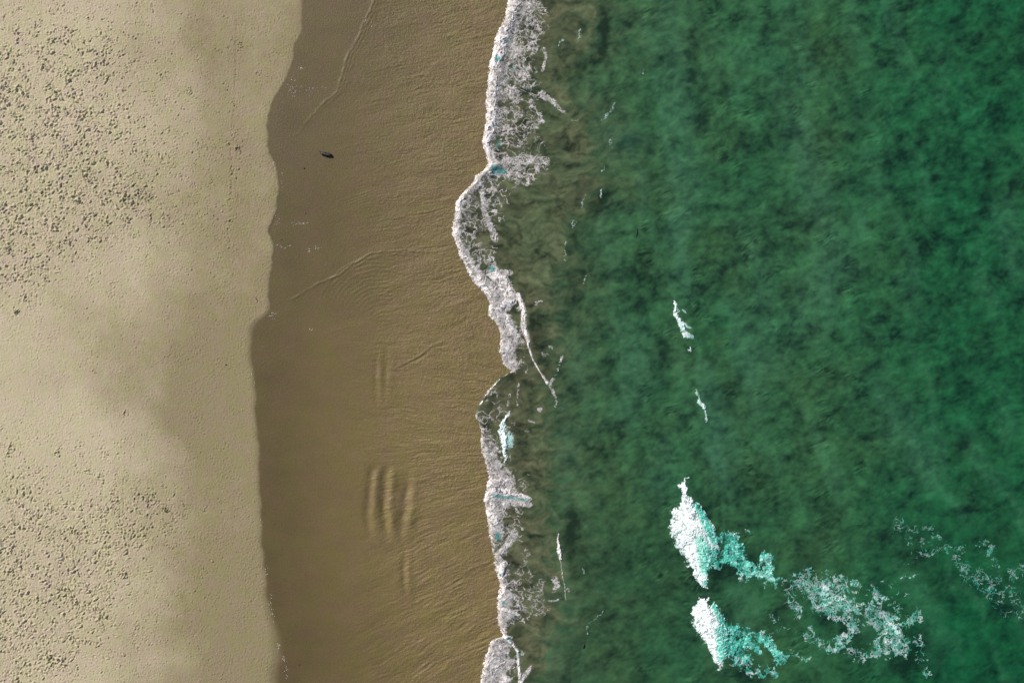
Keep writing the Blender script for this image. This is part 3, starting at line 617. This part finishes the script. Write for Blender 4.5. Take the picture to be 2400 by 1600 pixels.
wisps("foam_lace", (1760, 1325, 2185, 1600), [[(1850,1365,26,.35),(1890,1360,28,.6),(1920,1385,34,.72),(1960,1405,34,.78),(1985,1425,28,.7)],[(1935,1355,18,.5),(1965,1365,22,.65),(1975,1385,18,.6)],[(1915,1425,20,.55),(1950,1430,24,.7),(1985,1440,20,.6)],
      [(1850,1395,22,.35),(1872,1430,14,.5),(1870,1450,10,.35)],[(2000,1350,10,.4),(2008,1372,12,.5),(1998,1385,8,.35)],[(2010,1425,14,.55),(2040,1440,26,.65),(2075,1460,28,.75),(2095,1490,28,.8),(2110,1515,26,.65)],
      [(2030,1375,9,.35),(2050,1385,14,.6),(2058,1405,18,.65),(2048,1425,16,.6)],[(2060,1400,10,.5),(2075,1400,6,.35),(2120,1395,4,.28),(2135,1385,3,.25)],[(2090,1420,5,.4),(2105,1412,5,.3),(2112,1435,6,.5),(2098,1450,6,.5)],
      [(2000,1465,16,.5),(1985,1490,18,.6),(1960,1510,20,.55),(1935,1515,16,.45)],[(1900,1470,10,.4),(1890,1495,14,.5),(1915,1500,14,.45)],[(2110,1470,14,.5),(2135,1455,12,.6),(2145,1435,12,.65),(2158,1450,8,.5)],
      [(1985,1525,14,.35),(2010,1535,16,.4),(2040,1530,14,.35)],[(2060,1510,20,.5),(2080,1530,18,.5)],[(1790,1370,6,.3),(1830,1358,8,.35)],[(2075,1368,5,.4),(2060,1362,3,.3)],[(2085,1370,3,.3),(2120,1352,3,.35),(2150,1345,4,.4)],
      [(1800,1430,10,.25),(1815,1450,12,.35)],[(1795,1480,5,.25),(1850,1470,4,.3)],[(2150,1500,14,.3),(2160,1560,16,.28),(2175,1580,10,.3)],[(1850,1525,8,.3),(1890,1545,8,.25)]],
      "pale web of old foam lace drifting right of the two breakers", "foam", kind="stuff", teal=.75, cell=17, thick=.03, seed=400, tl=[[(1905,1385,30,.35),(1960,1420,30,.45)],[(2060,1455,26,.2),(2110,1500,30,.4)],[(2140,1440,14,.9)],[(2165,1530,26,.9)]], vary=.42, veil_=.16, rag=2.0, f0=.66, fine=.95, amax=.85, grow=1.28)
wisps("faint_foam_lace", (2040, 1195, 2420, 1460), [[(2080,1250,12,.2),(2110,1228,16,.28),(2130,1245,18,.3),(2150,1260,16,.3)],[(2150,1235,8,.2),(2200,1240,8,.3),(2205,1255,8,.35),(2185,1262,8,.3)],[(2150,1270,18,.28),(2165,1292,20,.32),(2195,1285,14,.3)],
      [(2215,1280,12,.3),(2245,1290,18,.34),(2240,1315,14,.3)],[(2290,1280,7,.45),(2305,1272,7,.4),(2325,1280,7,.5),(2315,1300,7,.5)],[(2265,1335,22,.38),(2300,1365,24,.42),(2330,1390,24,.38),(2370,1395,26,.35)],
      [(2345,1350,9,.4),(2320,1370,8,.4)],[(2375,1345,16,.4),(2410,1330,16,.4)],[(2340,1420,24,.22),(2390,1430,30,.25)],[(2330,1310,5,.4),(2335,1330,5,.4)],[(2130,1270,4,.3),(2135,1320,4,.25)]],
      "faint broken foam lace at the right edge of the frame, above the denser web", "foam", kind="stuff", teal=.8, cell=13, thick=.03, seed=430, vary=.35, veil_=.1, rag=2.0, amax=.62, grow=1.3, fine=.8)
wisps("whitecap", (1570, 695, 1650, 840), [[(1582,706,2,.8),(1585,722,6,.95),(1583,735,7,.95),(1592,755,9,.9),(1603,772,9,.85),(1606,785,10,.8),(1622,788,9,.75)],[(1600,728,4,.5),(1606,733,4,.4)],[(1600,760,5,.7),(1618,766,4,.6)],[(1616,815,3,.8),(1616,822,3,.8)]],
      "narrow slanting whitecap in mid water, the largest above the upper breaker", "whitecap", group="small whitecaps", teal=.4, cell=7, thick=.06, seed=460, pitch=.9)
wisps("whitecap", (1620, 905, 1675, 1000), [[(1632,915,2,.4),(1638,940,3,.6),(1645,948,6,.9),(1652,958,5,.9)],[(1655,962,3,.8),(1652,975,4,.9),(1655,985,3,.7)]],
      "tiny broken whitecap between the slanting whitecap and the upper breaker", "whitecap", group="small whitecaps", teal=.4, cell=6, thick=.05, seed=480, pitch=.9)
wisps("whitecap", (1290, 1235, 1350, 1440), [[(1309,1250,3,.8),(1307,1268,5,.95),(1311,1290,7,1),(1314,1308,5,.95)],[(1314,1312,1.8,.9),(1318,1340,1.8,.75),(1321,1360,1.6,.8),(1324,1385,2,.7),(1325,1405,2,.7)]],
      "thin upright whitecap on the murky edge at lower centre", "whitecap", group="small whitecaps", teal=.1, cell=8, thick=.08, seed=500, pitch=.9, rag=.5, mat=M_FOAM_S)
wisps("breaking_wave", (1145, 945, 1225, 1095), [[(1196,962,3,.6),(1184,978,6,.9),(1178,1000,11,.97),(1180,1025,14,.98),(1184,1050,10,.9),(1184,1078,5,.8)],[(1196,1020,10,.7),(1196,1045,9,.6)]],
      "small white wave crest just behind the foam edge, left of mid water", "breaking wave", group="breaking waves offshore", teal=.15, cell=9, thick=.10, seed=520, tl=[[(1192,1020,12,.5),(1196,1040,10,.6)]], mat=M_FOAM_B)
def glints(name, L, label, seed, box):  # white glints on the water and bits of foam, both modelled as foam
    return wisps(name, box, L, label, "foam", kind="stuff", teal=.1, cell=5, thick=.02, seed=seed, pitch=.9, rag=1.0, vary=.3, fine=.6, veil_=0, amax=.75)
glints("glint_foam_flecks", [[(1412,440,2.5,.9),(1407,458,4,.95),(1405,464,2,.7)],[(1370,455,3,.4),(1362,485,3,.4)],[(1362,67,2,.6),(1355,95,3,.7)],[(1320,92,3,.6),(1306,110,2.5,.5)],[(1445,240,4,.35),(1425,270,4,.45),(1410,285,2,.4)],
      [(1508,160,2,.6),(1506,176,2,.7)],[(1435,310,4,.28),(1430,340,4,.25)],[(1415,390,2,.5),(1410,402,2,.7)],[(1345,520,4,.6),(1343,535,2,.5)],[(1383,640,4,.4),(1362,665,2,.6)]],
      "scattered white glints, foam flecks and short streaks on the murky green water", 540, (1290, -10, 1840, 910))
glints("foam_strand", [[(1380,1460,1.6,.6),(1400,1445,1.8,.75),(1415,1430,1.8,.75)],[(1378,1465,1.6,.6),(1377,1500,1.5,.4)],[(1365,1325,2,.5),(1368,1345,1.8,.5)]],
      "thin curved foam strand on dark green water right of the lower wash", 560, (1350, 1100, 2140, 1515))

# flecks of dried foam and shell along the edge of the wet sand
def sand_z(x, y):
    i = np.clip(np.searchsorted(gx, x), 1, len(gx) - 1); j = np.clip(np.searchsorted(gy, y), 1, len(gy) - 1)
    return max(float(Z[j, i]), float(Z[j - 1, i - 1]), float(Z[j, i - 1]), float(Z[j - 1, i]))
M_SHELL, t_, p_ = new_mat("broken_shell"); b_ = NB(t_)
b_.link(b_.mix(b_.noise(20, 2), (0.62, 0.58, 0.50), (0.78, 0.75, 0.70)), p_.inputs["Base Color"]); p_.inputs["Roughness"].default_value = 0.5
M_WOOD, t_, p_ = new_mat("waterlogged_wood"); b_ = NB(t_)
b_.link(b_.mix(b_.noise(18, 4, stretch=(1, 6, 6)), (0.003, 0.003, 0.004), (0.013, 0.011, 0.009)), p_.inputs["Base Color"]); p_.inputs["Roughness"].default_value = 0.6
b_.link(b_.bump(b_.noise(22, 4, stretch=(1, 7, 7)), 0.6, 0.02), p_.inputs["Normal"])

random.seed(5)
vs, qs = [], []
cl = [((708,163,8,4),14),((690,185,10,8),6),((685,218,14,12),26),((735,212,22,10),20),((768,211,6,6),4),((645,384,6,8),12),((662,420,3,26),10),((652,518,6,10),12),((700,525,28,5),16),((715,524,8,4),10),
      ((665,578,16,6),16),((725,588,6,6),10),((742,583,10,5),10),((643,735,7,9),20),((596,875,4,8),6),((600,905,3,26),8),((613,1220,5,30),8),((628,1330,4,26),10),((636,1400,4,26),12),((640,1440,6,22),14),
      ((655,1515,6,10),16),((666,1540,4,12),14),((675,1570,6,20),12),((730,772,4,4),8),((858,50,4,4),6),((872,60,14,10),8),((850,190,14,12),6)]
for (cx, cy, rx, ry), n_ in cl:
    for _ in range(n_):
        x = random.gauss(cx, rx * .55); y = random.gauss(cy, ry * .55); r = random.uniform(.45, 1.1) * PX
        z = sand_z(x, y) - 0.004; a = random.random() * 6.28; i = len(vs); el = random.uniform(.6, 1)
        for k in range(4):
            vs.append((WX(x) + r * math.cos(a + k * 1.571), WY(y) + r * el * math.sin(a + k * 1.571), z + 0.006))
        for k in range(4):
            vs.append((WX(x) + .5 * r * math.cos(a + k * 1.571), WY(y) + .5 * r * el * math.sin(a + k * 1.571), z + r * .5 + .01))
        for k in range(4): qs.append((i + k, i + (k + 1) % 4, i + 4 + (k + 1) % 4, i + 4 + k))
        qs.append((i + 4, i + 5, i + 6, i + 7))
tag(mesh_from("shell_and_foam_flecks", np.array(vs), np.array(qs), {}, M_SHELL, False), "tiny pale shell and foam flecks scattered along the wet sand line", "shell debris", kind="stuff")

# ------------------------------------------------------------------ driftwood and lost bits
def tube_mesh(name, axis, segs=10, mat=M_WOOD, flat=0.75, seed=0):
    """axis: (x, y, z, r) in metres; a knobbly closed branch"""
    r_ = random.Random(seed); vs, fs = [], []
    n = len(axis)
    for i, (x, y, z, r) in enumerate(axis):
        a = axis[max(0, i - 1)]; b = axis[min(n - 1, i + 1)]
        t = Vector((b[0] - a[0], b[1] - a[1], b[2] - a[2])).normalized(); s = t.cross(Vector((0, 0, 1))).normalized(); u = s.cross(t)
        for k in range(segs):
            an = 2 * math.pi * k / segs; rr = r * (1 + r_.uniform(-.16, .16))
            p = Vector((x, y, z)) + s * rr * math.cos(an) + u * rr * flat * math.sin(an); vs.append(p[:])
    for i in range(n - 1):
        for k in range(segs):
            k2 = (k + 1) % segs; fs.append((i * segs + k, i * segs + k2, (i + 1) * segs + k2, (i + 1) * segs + k))
    fs.append(tuple(range(segs))[::-1]); fs.append(tuple((n - 1) * segs + k for k in range(segs)))
    me = bpy.data.meshes.new(name); me.from_pydata(vs, [], fs); me.update(); me.shade_smooth(); me.materials.append(mat)
    o = bpy.data.objects.new(name, me); COL.objects.link(o); return o
def thing(name, loc, label, cat, group=None):
    e = bpy.data.objects.new(name, None); COL.objects.link(e); e.location = loc; return tag(e, label, cat, group)
def branch(pts, zf=None, seed=0):
    out = []
    P_ = [(WX(x), WY(y), h, r) for x, y, h, r in pts]
    for a, b in zip(P_[:-1], P_[1:]):
        for k in range(4):
            t = k / 4; out.append(tuple(a[i] + t * (b[i] - a[i]) for i in range(4)))
    out.append(P_[-1]); return out
z0 = sand_z(766, 363)
root = thing("driftwood_log", (WX(766), WY(363), z0), "dark waterlogged driftwood log lying in the film of water on wet sand", "driftwood")
def local(o, r):
    for v in o.data.vertices: v.co -= Vector(r.location)
    o.parent = r; return o
local(tube_mesh("trunk", branch([(754,360,z0+.05,.06),(757,361.5,z0+.07,.115),(763,363,z0+.08,.125),(769,364.5,z0+.085,.135),(775,365.2,z0+.08,.13),(777.5,364.5,z0+.07,.10)]), seed=1), root)
local(tube_mesh("twig", branch([(756,361,z0+.06,.045),(753,358,z0+.08,.03),(750,356.6,z0+.10,.012)]), segs=6, seed=2), root)
local(tube_mesh("twig", branch([(775,365.5,z0+.05,.03),(779,368,z0+.04,.02),(783,371,z0+.02,.008)]), segs=6, seed=3), root)
def stick(pts, label, cat, seed, base=None, name="driftwood_stick"):
    z = base if base is not None else sand_z(pts[0][0], pts[0][1])
    o = tube_mesh(name, branch([(x, y, z + h, r) for x, y, h, r in pts]), segs=7, seed=seed); return tag(o, label, cat)
stick([(42,735,.02,.02),(45,732,.05,.05),(49,729,.05,.05),(53,726,.04,.02)], "short dark stick lying on dry sand near the left edge", "stick", 11)
stick([(601,697,.02,.012),(604,701,.03,.02),(607,706,.02,.012)], "thin brown twig on pale sand just left of the wet line", "twig", 12, name="twig")
wz = float(water_z(np.array([1491.], f32), np.array([545.], f32))[0])
stick([(1493,535,.03,.016),(1492,545,.04,.028),(1490,556,.03,.016)], "thin dark stick floating upright in the green water", "stick", 13, base=wz)
wz = float(water_z(np.array([1368.], f32), np.array([1513.], f32))[0])
stick([(1370,1508,.0,.03),(1368.5,1511,.03,.065),(1367.5,1515,.04,.075),(1368,1519,.0,.03)], "small black clump of weed floating near the bottom edge", "seaweed", 14, base=wz, name="floating_weed")
def pebble(x, y, r, label, seed, water=False):
    z = float(water_z(np.array([x], f32), np.array([y], f32))[0]) if water else sand_z(x, y)
    r_ = random.Random(seed); vs, fs = [], []
    for i in range(5):
        ph = -0.4 + i * 0.45
        for k in range(9):
            a = 6.283 * k / 9; q = r * math.cos(ph) * (1 + r_.uniform(-.15, .15)); vs.append((WX(x) + q * math.cos(a) * 1.15, WY(y) + q * math.sin(a), z + r * .8 * math.sin(ph) + .01))
    for i in range(4):
        for k in range(9): fs.append((i * 9 + k, i * 9 + (k + 1) % 9, (i + 1) * 9 + (k + 1) % 9, (i + 1) * 9 + k))
    fs.append(tuple(36 + k for k in range(9)))
    me = bpy.data.meshes.new("pebble"); me.from_pydata(vs, [], fs); me.update(); me.shade_smooth(); me.materials.append(M_WOOD)
    o = bpy.data.objects.new("pebble", me); COL.objects.link(o); tag(o, label, "pebble", "lone dark pebbles")
pebble(533, 854, .05, "dark pebble alone on smooth sand left of the wet line at mid height", 21)
pebble(715, 396, .045, "dark pebble on wet sand just below and left of the driftwood log", 22)
pebble(718, 501, .035, "tiny dark pebble on wet sand, second below the driftwood log", 23)
pebble(703, 1554, .035, "tiny dark pebble on wet sand near the bottom edge", 24)
pebble(662, 563, .03, "tiny dark pebble at the wet line right of the notch in the edge", 25)
print("faces", sum(len(o.data.polygons) for o in S.objects if o.type == 'MESH'))
